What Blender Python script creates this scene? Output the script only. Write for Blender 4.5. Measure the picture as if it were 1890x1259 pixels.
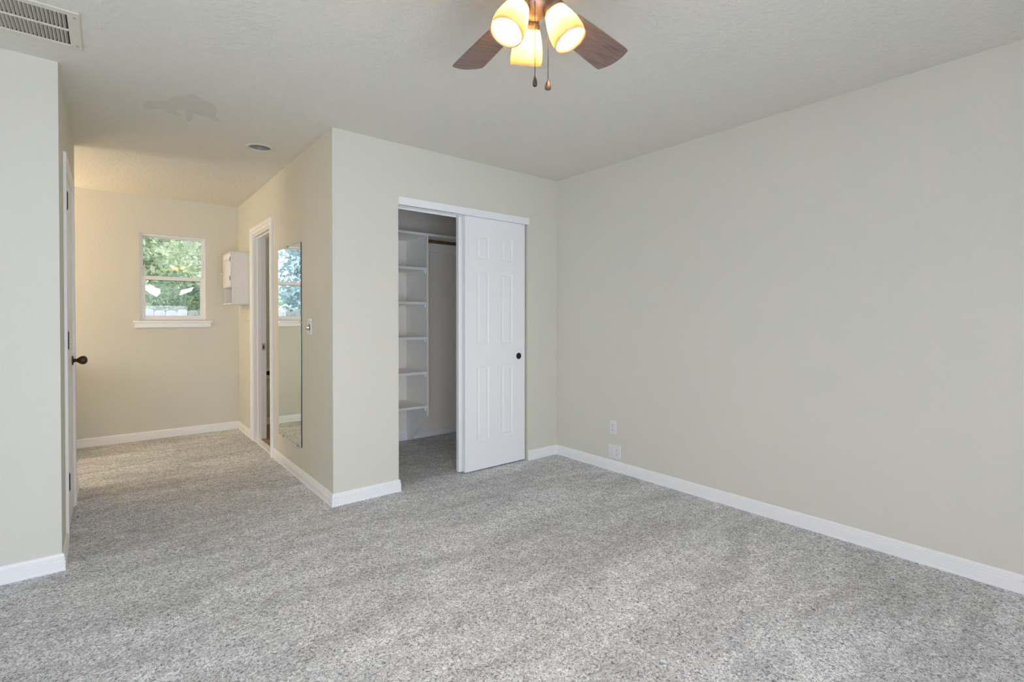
import bpy, bmesh, math, random
from mathutils import Vector, Matrix

S = bpy.context.scene
COL = S.collection
for o in list(bpy.data.objects):
    bpy.data.objects.remove(o)

# ---------------------------------------------------------------- camera
cam_d = bpy.data.cameras.new('camera')
cam_d.sensor_width = 36.0
cam_d.lens = 917.48 / 1890 * 36
cam_d.shift_y = (597.08 - 629.5) / 1890
cam_d.clip_start = 0.05
cam = bpy.data.objects.new('camera', cam_d)
COL.objects.link(cam)
cam.location = (-3.1249, -3.2075, 1.2127)
cam.rotation_euler = (math.pi / 2 - 0.0095, 0, -0.683)
S.camera = cam

# ---------------------------------------------------------------- view / exposure
S.view_settings.view_transform = 'Standard'
S.view_settings.look = 'None'
S.view_settings.gamma = 1
S.view_settings.use_curve_mapping = False
S.view_settings.exposure = 0.33
try:
    S.cycles.use_denoising = True
    S.cycles.denoiser = 'OPENIMAGEDENOISE'
    S.cycles.max_bounces = 12
    S.cycles.diffuse_bounces = 8
    S.cycles.transmission_bounces = 8
    S.cycles.transparent_max_bounces = 12
    S.cycles.sample_clamp_indirect = 60.0
    S.cycles.caustics_reflective = False
    S.cycles.caustics_refractive = False
except Exception:
    pass

# ---------------------------------------------------------------- world + sun
W = bpy.data.worlds.new('sky'); S.world = W
W.use_nodes = True
wn = W.node_tree; wn.nodes.clear()
wo = wn.nodes.new('ShaderNodeOutputWorld'); wb = wn.nodes.new('ShaderNodeBackground')
tc = wn.nodes.new('ShaderNodeTexCoord'); sx = wn.nodes.new('ShaderNodeSeparateXYZ')
rp = wn.nodes.new('ShaderNodeValToRGB')
rp.color_ramp.elements[0].position = 0.0; rp.color_ramp.elements[0].color = (0.78, 0.86, 0.92, 1)
rp.color_ramp.elements[1].position = 0.6; rp.color_ramp.elements[1].color = (0.55, 0.75, 1.0, 1)
wn.links.new(tc.outputs['Generated'], sx.inputs[0]); wn.links.new(sx.outputs['Z'], rp.inputs[0])
wn.links.new(rp.outputs[0], wb.inputs['Color']); wn.links.new(wb.outputs[0], wo.inputs[0])
wb.inputs['Strength'].default_value = 1.8

def light(name, kind, loc, rot, power, color, size=None, size_y=None):
    d = bpy.data.lights.new(name, kind); d.energy = power; d.color = color
    if kind == 'AREA':
        d.shape = 'RECTANGLE'; d.size = size; d.size_y = size_y
    if kind == 'SUN': d.angle = size
    o = bpy.data.objects.new(name, d); COL.objects.link(o)
    o.location = loc; o.rotation_euler = rot
    return o
R = math.radians
light('sun', 'SUN', (0, 0, 6), (R(30), 0, R(-14)), 2.2, (1.0, 0.97, 0.9), R(3))
# daylight through the two windows of the main room, behind the camera
light('daylight_rear_door', 'AREA', (-3.15, -4.40, 0.78), (R(90), 0, 0), 64, (0.72, 0.785, 1.0), 2.9, 1.45)
light('daylight_alcove_window', 'AREA', (-5.22, 1.98, 1.35), (R(90), 0, R(-90)), 14, (1.0, 0.93, 0.86), 0.75, 0.9)
light('daylight_side_window', 'AREA', (-5.22, -2.1, 1.42), (R(90), 0, R(-90)), 5, (0.92, 0.93, 1.0), 1.7, 1.35)

BULB_W = 650.0      # emission strength of the fan bulbs
VAN_W = 205.0       # emission strength of the vanity bulbs

# ---------------------------------------------------------------- materials
def mat(name, color=(0.8, 0.8, 0.8), rough=0.5, metal=0.0, bump=None, spec=0.5, var=None, emis=None):
    m = bpy.data.materials.new(name); m.use_nodes = True
    nt = m.node_tree; b = nt.nodes['Principled BSDF']
    b.inputs['Base Color'].default_value = (*color, 1)
    b.inputs['Roughness'].default_value = rough
    b.inputs['Metallic'].default_value = metal
    b.inputs['Specular IOR Level'].default_value = spec
    co = nt.nodes.new('ShaderNodeTexCoord')
    if var:      # (scale, amount)
        n = nt.nodes.new('ShaderNodeTexNoise'); n.inputs['Scale'].default_value = var[0]; n.inputs['Detail'].default_value = 4
        nt.links.new(co.outputs['Object'], n.inputs['Vector'])
        r = nt.nodes.new('ShaderNodeValToRGB')
        a = var[1]
        r.color_ramp.elements[0].position = 0.3; r.color_ramp.elements[1].position = 0.7
        r.color_ramp.elements[0].color = (*[c * (1 - a) for c in color], 1)
        r.color_ramp.elements[1].color = (*[min(1, c * (1 + a)) for c in color], 1)
        nt.links.new(n.outputs['Fac'], r.inputs[0]); nt.links.new(r.outputs[0], b.inputs['Base Color'])
    if bump:     # (scale, strength, distance)
        n = nt.nodes.new('ShaderNodeTexNoise'); n.inputs['Scale'].default_value = bump[0]; n.inputs['Detail'].default_value = 3
        nt.links.new(co.outputs['Object'], n.inputs['Vector'])
        u = nt.nodes.new('ShaderNodeBump'); u.inputs['Strength'].default_value = bump[1]; u.inputs['Distance'].default_value = bump[2]
        nt.links.new(n.outputs['Fac'], u.inputs['Height']); nt.links.new(u.outputs[0], b.inputs['Normal'])
    if emis:
        b.inputs['Emission Color'].default_value = (*emis[0], 1); b.inputs['Emission Strength'].default_value = emis[1]
    return m

M = {}
M['wall'] = mat('wall_paint', (0.695, 0.676, 0.587), 0.6, bump=(75, 0.6, 0.003), spec=0.35, var=(1.3, 0.008))
M['closet'] = mat('closet_paint', (0.93, 0.885, 0.81), 0.6, bump=(75, 0.3, 0.003), spec=0.3)
M['trim'] = mat('trim_gloss_white', (0.90, 0.895, 0.885), 0.32, bump=(30, 0.05, 0.002))
M['door'] = mat('door_white', (0.89, 0.89, 0.89), 0.38, bump=(120, 0.06, 0.001))
M['vinyl'] = mat('window_vinyl', (0.88, 0.87, 0.85), 0.35, bump=(40, 0.03, 0.001))
M['cab'] = mat('cabinet_white', (0.80, 0.79, 0.77), 0.35, bump=(60, 0.04, 0.001))
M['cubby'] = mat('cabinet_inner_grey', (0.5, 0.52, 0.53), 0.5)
M['bronze'] = mat('oiled_bronze', (0.085, 0.06, 0.04), 0.32, metal=0.85, var=(60, 0.3))
M['fan_metal'] = mat('fan_antique_bronze', (0.30, 0.22, 0.16), 0.45, metal=0.55, var=(45, 0.15))
M['black'] = mat('black_metal', (0.012, 0.012, 0.012), 0.4, metal=0.4)
M['hinge'] = mat('dark_hinge', (0.05, 0.04, 0.035), 0.4, metal=0.7)
M['chrome'] = mat('chrome', (0.75, 0.75, 0.76), 0.14, metal=1.0)
M['plate'] = mat('outlet_plastic', (0.77, 0.77, 0.76), 0.35)
M['slot'] = mat('slot_dark', (0.03, 0.03, 0.03), 0.7)
M['vent'] = mat('vent_enamel', (0.68, 0.65, 0.55), 0.45)
M['duct'] = mat('duct_dark', (0.16, 0.14, 0.11), 0.8)
M['rod'] = mat('closet_rod_wood', (0.16, 0.085, 0.05), 0.45, var=(25, 0.3))
M['shelf'] = mat('shelf_paint', (0.92, 0.91, 0.88), 0.4, bump=(50, 0.06, 0.001))
M['patch'] = mat('smooth_greyish', (0.65, 0.625, 0.56), 0.55, var=(9, 0.03))  # greyish tone of the ceiling patch, a little darker than the ceiling
M['tile'] = mat('bath_vinyl_floor', (0.30, 0.20, 0.12), 0.4, var=(14, 0.15))
M['paper'] = mat('tissue_paper', (0.85, 0.84, 0.82), 0.9)
M['counter'] = mat('counter_laminate', (0.62, 0.55, 0.45), 0.3, var=(90, 0.12))
M['can'] = mat('recessed_can_grey', (0.30, 0.30, 0.26), 0.4)
M['lens'] = mat('frosted_lens', (0.85, 0.83, 0.78), 0.5)
M['soil'] = mat('dry_ground', (0.30, 0.25, 0.17), 0.95, var=(3, 0.3), bump=(8, 0.5, 0.05))
M['bark'] = mat('bark', (0.50, 0.46, 0.42), 0.9, var=(12, 0.3), bump=(25, 0.8, 0.02))
M['canopy'] = mat('white_canopy_cloth', (0.9, 0.9, 0.9), 0.8)
M['cable'] = mat('pale_cable', (0.85, 0.85, 0.85), 0.6)

def ceiling_mat():
    m = bpy.data.materials.new('ceiling_texture'); m.use_nodes = True
    nt = m.node_tree; b = nt.nodes['Principled BSDF']
    b.inputs['Base Color'].default_value = (0.745, 0.722, 0.640, 1); b.inputs['Roughness'].default_value = 0.7
    b.inputs['Specular IOR Level'].default_value = 0.25
    co = nt.nodes.new('ShaderNodeTexCoord')
    n = nt.nodes.new('ShaderNodeTexNoise'); n.inputs['Scale'].default_value = 42; n.inputs['Detail'].default_value = 5; n.inputs['Roughness'].default_value = 0.65
    nt.links.new(co.outputs['Object'], n.inputs['Vector'])
    r = nt.nodes.new('ShaderNodeValToRGB'); r.color_ramp.elements[0].position = 0.42; r.color_ramp.elements[1].position = 0.6
    u = nt.nodes.new('ShaderNodeBump'); u.inputs['Strength'].default_value = 0.45; u.inputs['Distance'].default_value = 0.004
    nt.links.new(n.outputs['Fac'], r.inputs[0]); nt.links.new(r.outputs[0], u.inputs['Height']); nt.links.new(u.outputs[0], b.inputs['Normal'])
    return m
M['ceiling'] = ceiling_mat()

def carpet_mat():
    m = bpy.data.materials.new('grey_carpet'); m.use_nodes = True
    nt = m.node_tree; L = nt.links; b = nt.nodes['Principled BSDF']
    b.inputs['Roughness'].default_value = 1.0; b.inputs['Specular IOR Level'].default_value = 0.05
    b.inputs['Sheen Weight'].default_value = 0.15; b.inputs['Sheen Roughness'].default_value = 0.6
    co = nt.nodes.new('ShaderNodeTexCoord')
    # tufts
    n1 = nt.nodes.new('ShaderNodeTexNoise'); n1.inputs['Scale'].default_value = 95; n1.inputs['Detail'].default_value = 3; n1.inputs['Roughness'].default_value = 0.75
    n1.inputs['Distortion'].default_value = 1.2
    L.new(co.outputs['Object'], n1.inputs['Vector'])
    r1 = nt.nodes.new('ShaderNodeValToRGB')
    e = r1.color_ramp.elements
    e[0].position = 0.34; e[0].color = (0.12, 0.122, 0.126, 1)
    e[1].position = 0.66; e[1].color = (1.0, 1.0, 1.0, 1)
    x = e.new(0.50); x.color = (0.62, 0.625, 0.64, 1)
    L.new(n1.outputs['Fac'], r1.inputs[0])
    # brushed pile direction: streaks running away from the lens of the room, plus broad patches
    mp = nt.nodes.new('ShaderNodeMapping'); mp.inputs['Rotation'].default_value = (0, 0, R(-28)); mp.inputs['Scale'].default_value = (1.0, 3.0, 1)
    L.new(co.outputs['Object'], mp.inputs['Vector'])
    n2 = nt.nodes.new('ShaderNodeTexNoise'); n2.inputs['Scale'].default_value = 1.5; n2.inputs['Detail'].default_value = 5; n2.inputs['Roughness'].default_value = 0.55; n2.inputs['Distortion'].default_value = 0.7
    L.new(mp.outputs[0], n2.inputs['Vector'])
    r2 = nt.nodes.new('ShaderNodeValToRGB'); r2.color_ramp.elements[0].position = 0.36; r2.color_ramp.elements[1].position = 0.66
    r2.color_ramp.elements[0].color = (0.86, 0.86, 0.86, 1); r2.color_ramp.elements[1].color = (1.17, 1.17, 1.17, 1)
    L.new(n2.outputs['Fac'], r2.inputs[0])
    n3 = nt.nodes.new('ShaderNodeTexNoise'); n3.inputs['Scale'].default_value = 17; n3.inputs['Detail'].default_value = 4
    L.new(co.outputs['Object'], n3.inputs['Vector'])
    r3 = nt.nodes.new('ShaderNodeValToRGB'); r3.color_ramp.elements[0].position = 0.35; r3.color_ramp.elements[1].position = 0.65
    r3.color_ramp.elements[0].color = (0.88, 0.88, 0.88, 1); r3.color_ramp.elements[1].color = (1.12, 1.12, 1.12, 1)
    L.new(n3.outputs['Fac'], r3.inputs[0])
    def mul(a, c):
        k = nt.nodes.new('ShaderNodeVectorMath'); k.operation = 'MULTIPLY'
        L.new(a, k.inputs[0]); L.new(c, k.inputs[1]); return k.outputs[0]
    L.new(mul(mul(r1.outputs[0], r2.outputs[0]), r3.outputs[0]), b.inputs['Base Color'])
    u = nt.nodes.new('ShaderNodeBump'); u.inputs['Strength'].default_value = 0.8; u.inputs['Distance'].default_value = 0.006
    L.new(n1.outputs['Fac'], u.inputs['Height']); L.new(u.outputs[0], b.inputs['Normal'])
    return m
M['carpet'] = carpet_mat()

def wood_mat():
    m = bpy.data.materials.new('fan_blade_wood'); m.use_nodes = True
    nt = m.node_tree; L = nt.links; b = nt.nodes['Principled BSDF']; b.inputs['Roughness'].default_value = 0.42
    co = nt.nodes.new('ShaderNodeTexCoord'); mp = nt.nodes.new('ShaderNodeMapping'); mp.inputs['Scale'].default_value = (3, 40, 10)
    n = nt.nodes.new('ShaderNodeTexNoise'); n.inputs['Scale'].default_value = 2.5; n.inputs['Detail'].default_value = 5; n.inputs['Distortion'].default_value = 0.8
    r = nt.nodes.new('ShaderNodeValToRGB'); r.color_ramp.elements[0].color = (0.17, 0.105, 0.08, 1); r.color_ramp.elements[1].color = (0.30, 0.20, 0.16, 1)
    r.color_ramp.elements[0].position = 0.3; r.color_ramp.elements[1].position = 0.7
    L.new(co.outputs['Object'], mp.inputs[0]); L.new(mp.outputs[0], n.inputs['Vector']); L.new(n.outputs['Fac'], r.inputs[0]); L.new(r.outputs[0], b.inputs['Base Color'])
    return m
M['wood'] = wood_mat()

def pane_mat():
    m = bpy.data.materials.new('window_glass'); m.use_nodes = True
    nt = m.node_tree; nt.nodes.clear(); L = nt.links
    o = nt.nodes.new('ShaderNodeOutputMaterial'); mx = nt.nodes.new('ShaderNodeMixShader')
    t = nt.nodes.new('ShaderNodeBsdfTransparent'); t.inputs[0].default_value = (0.96, 0.98, 0.97, 1)
    g = nt.nodes.new('ShaderNodeBsdfGlossy'); g.inputs['Roughness'].default_value = 0.01
    f = nt.nodes.new('ShaderNodeFresnel'); f.inputs[0].default_value = 1.5
    n = nt.nodes.new('ShaderNodeTexNoise'); n.inputs['Scale'].default_value = 3
    bu = nt.nodes.new('ShaderNodeBump'); bu.inputs['Strength'].default_value = 0.02
    L.new(n.outputs['Fac'], bu.inputs['Height']); L.new(bu.outputs[0], g.inputs['Normal'])
    L.new(f.outputs[0], mx.inputs[0]); L.new(t.outputs[0], mx.inputs[1]); L.new(g.outputs[0], mx.inputs[2]); L.new(mx.outputs[0], o.inputs[0])
    return m
M['glass'] = pane_mat()

def mirror_mat():
    m = bpy.data.materials.new('mirror_silver'); m.use_nodes = True
    nt = m.node_tree; b = nt.nodes['Principled BSDF']
    b.inputs['Metallic'].default_value = 1; b.inputs['Roughness'].default_value = 0.0
    b.inputs['Base Color'].default_value = (0.82, 0.90, 0.88, 1)
    n = nt.nodes.new('ShaderNodeTexNoise'); n.inputs['Scale'].default_value = 6
    r = nt.nodes.new('ShaderNodeValToRGB'); r.color_ramp.elements[0].color = (0.81, 0.89, 0.87, 1); r.color_ramp.elements[1].color = (0.84, 0.92, 0.90, 1)
    nt.links.new(n.outputs['Fac'], r.inputs[0]); nt.links.new(r.outputs[0], b.inputs['Base Color'])
    return m
M['mirror'] = mirror_mat()
M['mirror_edge'] = mat('mirror_dark_edge', (0.03, 0.045, 0.04), 0.3, spec=0.6)

def shade_mat():
    m = bpy.data.materials.new('amber_frosted_glass'); m.use_nodes = True
    nt = m.node_tree; nt.nodes.clear(); L = nt.links
    o = nt.nodes.new('ShaderNodeOutputMaterial')
    co = nt.nodes.new('ShaderNodeTexCoord'); n = nt.nodes.new('ShaderNodeTexNoise'); n.inputs['Scale'].default_value = 18; n.inputs['Detail'].default_value = 2
    L.new(co.outputs['Object'], n.inputs['Vector'])
    r = nt.nodes.new('ShaderNodeValToRGB'); r.color_ramp.elements[0].color = (0.27, 0.21, 0.118, 1); r.color_ramp.elements[1].color = (0.32, 0.26, 0.165, 1)
    L.new(n.outputs['Fac'], r.inputs[0])
    t = nt.nodes.new('ShaderNodeBsdfTranslucent'); d = nt.nodes.new('ShaderNodeBsdfDiffuse')
    L.new(r.outputs[0], t.inputs[0]); d.inputs[0].default_value = (0.30, 0.26, 0.18, 1)
    g = nt.nodes.new('ShaderNodeBsdfGlossy'); g.inputs['Roughness'].default_value = 0.15
    a = nt.nodes.new('ShaderNodeMixShader'); a.inputs[0].default_value = 0.25
    L.new(t.outputs[0], a.inputs[1]); L.new(d.outputs[0], a.inputs[2])
    c = nt.nodes.new('ShaderNodeMixShader'); c.inputs[0].default_value = 0.05
    L.new(a.outputs[0], c.inputs[1]); L.new(g.outputs[0], c.inputs[2]); L.new(c.outputs[0], o.inputs[0])
    return m
M['shade'] = shade_mat()

def bulb_mat(name, col, k):
    m = bpy.data.materials.new(name); m.use_nodes = True
    nt = m.node_tree; nt.nodes.clear()
    o = nt.nodes.new('ShaderNodeOutputMaterial'); e = nt.nodes.new('ShaderNodeEmission')
    e.inputs[0].default_value = (*col, 1); e.inputs[1].default_value = k
    nt.links.new(e.outputs[0], o.inputs[0]); return m
M['bulb'] = bulb_mat('lit_bulb', (1.0, 0.74, 0.44), BULB_W)
M['vbulb'] = bulb_mat('lit_vanity_bulb', (1.0, 0.70, 0.40), VAN_W)

def leaf_mat(name, c1, c2):
    m = bpy.data.materials.new(name); m.use_nodes = True
    nt = m.node_tree; nt.nodes.clear(); L = nt.links
    o = nt.nodes.new('ShaderNodeOutputMaterial'); co = nt.nodes.new('ShaderNodeTexCoord')
    n = nt.nodes.new('ShaderNodeTexNoise'); n.inputs['Scale'].default_value = 2.6; n.inputs['Detail'].default_value = 6
    r = nt.nodes.new('ShaderNodeValToRGB'); r.color_ramp.elements[0].color = (*c1, 1); r.color_ramp.elements[1].color = (*c2, 1)
    r.color_ramp.elements[0].position = 0.35; r.color_ramp.elements[1].position = 0.62
    L.new(co.outputs['Object'], n.inputs['Vector']); L.new(n.outputs['Fac'], r.inputs[0])
    d = nt.nodes.new('ShaderNodeBsdfDiffuse'); t = nt.nodes.new('ShaderNodeBsdfTranslucent'); mx = nt.nodes.new('ShaderNodeMixShader'); mx.inputs[0].default_value = 0.4
    L.new(r.outputs[0], d.inputs[0]); L.new(r.outputs[0], t.inputs[0])
    L.new(d.outputs[0], mx.inputs[1]); L.new(t.outputs[0], mx.inputs[2]); L.new(mx.outputs[0], o.inputs[0])
    return m
M['needles'] = leaf_mat('pine_needles', (0.50, 0.55, 0.38), (0.92, 0.93, 0.72))
M['needles_blue'] = leaf_mat('blue_spruce_needles', (0.42, 0.52, 0.55), (0.85, 0.92, 0.95))
M['picket'] = mat('weathered_picket', (0.40, 0.375, 0.35), 0.85, var=(7, 0.35), bump=(40, 0.4, 0.003))

# ---------------------------------------------------------------- mesh helpers
def link(name, bm, m, parent=None, loc=None, smooth=False, bevel=None):
    me = bpy.data.meshes.new(name)
    bmesh.ops.recalc_face_normals(bm, faces=bm.faces)
    bm.to_mesh(me); bm.free()
    for mm in (m if isinstance(m, (list, tuple)) else [m]): me.materials.append(mm)
    if smooth:
        for p in me.polygons: p.use_smooth = True
    o = bpy.data.objects.new(name, me); COL.objects.link(o)
    if loc is not None: o.location = loc
    if parent is not None: o.parent = parent
    if bevel:
        b = o.modifiers.new('bevel', 'BEVEL'); b.width = bevel; b.segments = 2; b.limit_method = 'ANGLE'
    return o

def box(bm, a, b, mi=0):
    x0, y0, z0 = a; x1, y1, z1 = b
    v = [bm.verts.new(p) for p in ((x0, y0, z0), (x1, y0, z0), (x1, y1, z0), (x0, y1, z0), (x0, y0, z1), (x1, y0, z1), (x1, y1, z1), (x0, y1, z1))]
    for f in ((0, 3, 2, 1), (4, 5, 6, 7), (0, 1, 5, 4), (1, 2, 6, 5), (2, 3, 7, 6), (3, 0, 4, 7)):
        fc = bm.faces.new([v[i] for i in f]); fc.material_index = mi
    return v

def basis(d):
    d = Vector(d).normalized(); h = Vector((0, 0, 1)) if abs(d.z) < 0.95 else Vector((1, 0, 0))
    u = d.cross(h).normalized(); return d, u, d.cross(u).normalized()

def lathe(bm, base, axis, prof, n=32, mi=0, cap=True):
    """prof: list of (distance along axis, radius)"""
    d, u, w = basis(axis); base = Vector(base); rings = []
    for t, r in prof:
        if r < 1e-6: rings.append([bm.verts.new(base + d * t)])
        else: rings.append([bm.verts.new(base + d * t + (u * math.cos(2 * math.pi * i / n) + w * math.sin(2 * math.pi * i / n)) * r) for i in range(n)])
    for A, B in zip(rings, rings[1:]):
        for i in range(n):
            j = (i + 1) % n
            if len(A) == 1 and len(B) == 1: continue
            if len(A) == 1: f = [A[0], B[j], B[i]]
            elif len(B) == 1: f = [A[i], A[j], B[0]]
            else: f = [A[i], A[j], B[j], B[i]]
            fc = bm.faces.new(f); fc.material_index = mi
    if cap:
        for q in (rings[0], rings[-1]):
            if len(q) > 2:
                fc = bm.faces.new(q); fc.material_index = mi

def cyl(bm, a, b, r, n=20, mi=0, r2=None):
    a = Vector(a); b = Vector(b); lathe(bm, a, b - a, [(0, r), ((b - a).length, r2 if r2 is not None else r)], n, mi)

def extrude_poly(bm, pts, off, mi=0):
    """pts: closed outline of 3-D points; off: vector"""
    off = Vector(off); A = [bm.verts.new(p) for p in pts]; B = [bm.verts.new(Vector(p) + off) for p in pts]; n = len(A)
    bm.faces.new(A[::-1]).material_index = mi; bm.faces.new(B).material_index = mi
    for i in range(n): bm.faces.new([A[i], A[(i + 1) % n], B[(i + 1) % n], B[i]]).material_index = mi

def thing(name, loc, label, cat, group=None, rz=0):
    o = bpy.data.objects.new(name, None); COL.objects.link(o); o.empty_display_size = 0.05
    o.location = loc; o.rotation_euler = (0, 0, rz); o['label'] = label; o['category'] = cat
    if group: o['group'] = group
    return o
def tag(o, label, cat, group=None):
    o['label'] = label; o['category'] = cat
    if group: o['group'] = group
    return o
def struct(o, label=None):
    o['kind'] = 'structure'
    if label: o['label'] = label
    return o

# ---------------------------------------------------------------- room dimensions
H = 2.44
XW, D, XL, E, YS = -2.002, 2.959, -3.302, 1.488, 0.015
REAR, SIDE = -4.45, -5.25

def wall(name, boxes, m='wall', chamfer=None):
    bm = bmesh.new()
    for a, b in boxes: box(bm, a, b)
    return struct(link(name, bm, M[m]))

bm = bmesh.new(); box(bm, (SIDE - .12, REAR - .12, -.1), (.12, D + .16, 0)); struct(link('floor', bm, M['carpet']))
bm = bmesh.new(); box(bm, (XW + .06, 1.42, 0.0), (0, D, .006)); struct(link('floor_bathroom', bm, M['tile']))

# ceiling with holes for the vent and the recessed light (built as strips)
VX0, VX1, VY0, VY1 = -3.965, -3.205, -0.553, -0.197
RCX, RCY, RCR = -2.268, 0.712, 0.072
def ceiling():
    bm = bmesh.new()
    X0, X1, Y0, Y1 = SIDE - .12, .12, REAR - .12, D + .16
    g = 0.02
    xs0, xs1, ys0, ys1 = VX0 + g, VX1 - g, VY0 + g, VY1 - g
    q = RCR + .01; cx0, cx1, cy0, cy1 = RCX - q, RCX + q, RCY - q, RCY + q
    def quad(a, b): box(bm, (a[0], a[1], H), (b[0], b[1], H + .1))
    quad((X0, Y0), (X1, ys0)); quad((X0, ys0), (xs0, ys1)); quad((xs1, ys0), (X1, ys1))
    quad((X0, ys1), (X1, cy0)); quad((X0, cy0), (cx0, cy1)); quad((cx1, cy0), (X1, cy1)); quad((X0, cy1), (X1, Y1))
    # square to circle infill round the can
    n = 32
    ring = [(RCX + RCR * math.cos(2 * math.pi * i / n), RCY + RCR * math.sin(2 * math.pi * i / n)) for i in range(n)]
    sq = []
    for i in range(n):
        c, s = math.cos(2 * math.pi * i / n), math.sin(2 * math.pi * i / n); k = q / max(abs(c), abs(s)); sq.append((RCX + c * k, RCY + s * k))
    for i in range(n):
        j = (i + 1) % n
        bm.faces.new([bm.verts.new((*p, H)) for p in (ring[i], ring[j], sq[j], sq[i])])
    bmesh.ops.remove_doubles(bm, verts=bm.verts, dist=1e-5)
    return struct(link('ceiling', bm, M['ceiling']))
ceiling()

wall('wall_right', [((0, REAR, 0), (.12, D + .12, H))])
CX0, CX1, CZ = -1.542, -.339, 2.03
wall('wall_closet_front', [((XW, 0, 0), (CX0, .11, H)), ((CX1, 0, 0), (0, .11, H)), ((CX0, 0, CZ), (CX1, .11, H))])
BY0, BY1 = 1.555, 2.235
wall('wall_hallway', [((XW, .11, 0), (XW + .112, BY0, H)), ((XW, BY1, 0), (XW + .112, D, H)), ((XW, BY0, 2.03), (XW + .112, BY1, H))])
wall('wall_closet_back', [((XW + .112, 1.314, 0), (0, 1.42, H))], 'closet')
wall('wall_closet_lining', [((XW + .112, .11, 0), (XW + .116, 1.314, H)), ((-.004, .11, 0), (0, 1.314, H))], 'closet')
WX0, WX1, WZ0, WZ1 = -2.876, -2.311, 1.193, 2.066
T = .16
wall('wall_far', [((SIDE, D, 0), (WX0, D + T, H)), ((WX1, D, 0), (.12, D + T, H)), ((WX0, D, 0), (WX1, D + T, WZ0)), ((WX0, D, WZ1), (WX1, D + T, H))])
LY0, LY1 = .365, 1.05
wall('wall_left', [((XL - .115, YS, 0), (XL, LY0, H)), ((XL - .115, LY1, 0), (XL, E, H)), ((XL - .115, LY0, 2.03), (XL, LY1, H))])
wall('wall_stub', [((SIDE, YS, 0), (XL - .115, YS + .115, H))])
wall('wall_alcove_front', [((SIDE, E - .115, 0), (XL - .115, E, H))])
wall('wall_rear', [((SIDE, REAR - .12, 0), (-4.65, REAR, H)), ((-1.65, REAR - .12, 0), (.12, REAR, H)), ((-4.65, REAR - .12, 2.05), (-1.65, REAR, H))])
wall('wall_side', [((SIDE - .12, REAR - .12, 0), (SIDE, -2.95, H)), ((SIDE - .12, -1.25, 0), (SIDE, 1.6, H)), ((SIDE - .12, 2.35, 0), (SIDE, D + T, H)), ((SIDE - .12, 1.6, 0), (SIDE, 2.35, .9)), ((SIDE - .12, 1.6, 1.8), (SIDE, 2.35, H)), ((SIDE - .12, -2.95, 0), (SIDE, -1.25, .75)), ((SIDE - .12, -2.95, 2.1), (SIDE, -1.25, H))])

# ---------------------------------------------------------------- baseboards
BP = [(0, 0), (.0135, 0), (.0135, .010), (.0115, .013), (.0125, .016), (.0125, .048), (.0085, .051), (.0115, .055), (.0110, .062), (.0065, .065), (.0095, .069), (.0080, .078), (.004, .083), (0, .083)]
def baseboard(name, path, inward):
    """path: list of (x,y) corner points along wall faces; inward: side of travel (+1 left) where the board stands"""
    bm = bmesh.new(); n = len(path); rings = []
    P = [Vector((x, y)) for x, y in path]
    for i, p in enumerate(P):
        dirs = []
        if i > 0: dirs.append((P[i] - P[i - 1]).normalized())
        if i < n - 1: dirs.append((P[i + 1] - P[i]).normalized())
        ns = [Vector((-d.y, d.x)) * inward for d in dirs]
        nn = ns[0] if len(ns) == 1 else (ns[0] + ns[1]) / (1 + ns[0].dot(ns[1]))
        rings.append([bm.verts.new((p.x + nn.x * t, p.y + nn.y * t, z)) for t, z in BP])
    for A, B in zip(rings, rings[1:]):
        for k in range(len(BP)):
            j = (k + 1) % len(BP); bm.faces.new([A[k], A[j], B[j], B[k]])
    bm.faces.new(rings[0]); bm.faces.new(rings[-1])
    return struct(link(name, bm, M['trim']))
baseboard('baseboard_right', [(CX1, 0), (0, 0), (0, REAR)], -1)
baseboard('baseboard_corner', [(XW, BY0 - .062), (XW, 0), (CX0, 0), (CX0, .03)], -1)
baseboard('baseboard_far', [(SIDE, D), (XW, D), (XW, BY1 + .062)], -1)
baseboard('baseboard_stub', [(SIDE, YS), (XL, YS), (XL, LY0 - .062)], -1)
baseboard('baseboard_left', [(XL, LY1 + .062), (XL, E), (SIDE, E)], -1)
baseboard('baseboard_closet', [(XW + .116, .11), (XW + .116, 1.314), (-.004, 1.314), (-.004, .11)], -1)
baseboard('baseboard_bathroom', [(XW + .112, D), (0, D)], -1)

# ---------------------------------------------------------------- casings
def casing(name, axis, c, out, lo, hi, top, w=.06, t=.017, z0=0):
    """door casing on plane axis=c, standing out by t in direction out(+-1)"""
    bm = bmesh.new()
    def slab(u0, u1, z0, z1, ta):
        a = c; b = c + out * ta
        if axis == 'x': box(bm, (min(a, b), u0, z0), (max(a, b), u1, z1))
        else: box(bm, (u0, min(a, b), z0), (u1, max(a, b), z1))
    for (a, b, f) in ((0, .012, .55), (.012, .030, .75), (.030, w, 1.0)):
        slab(lo - b, lo - a, z0, top + a, t * f); slab(hi + a, hi + b, z0, top + a, t * f)
        slab(lo - b, hi + b, top + a, top + b, t * f)
    return struct(link(name, bm, M['trim'], bevel=.0015))
casing('trim_1', 'x', XW, -1, BY0 - .004, BY1 + .004, 2.035, w=.066, t=.02)
casing('trim_2', 'x', XL, 1, LY0 + .002, LY1 - .002, 2.03, w=.062, t=.013)
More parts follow.
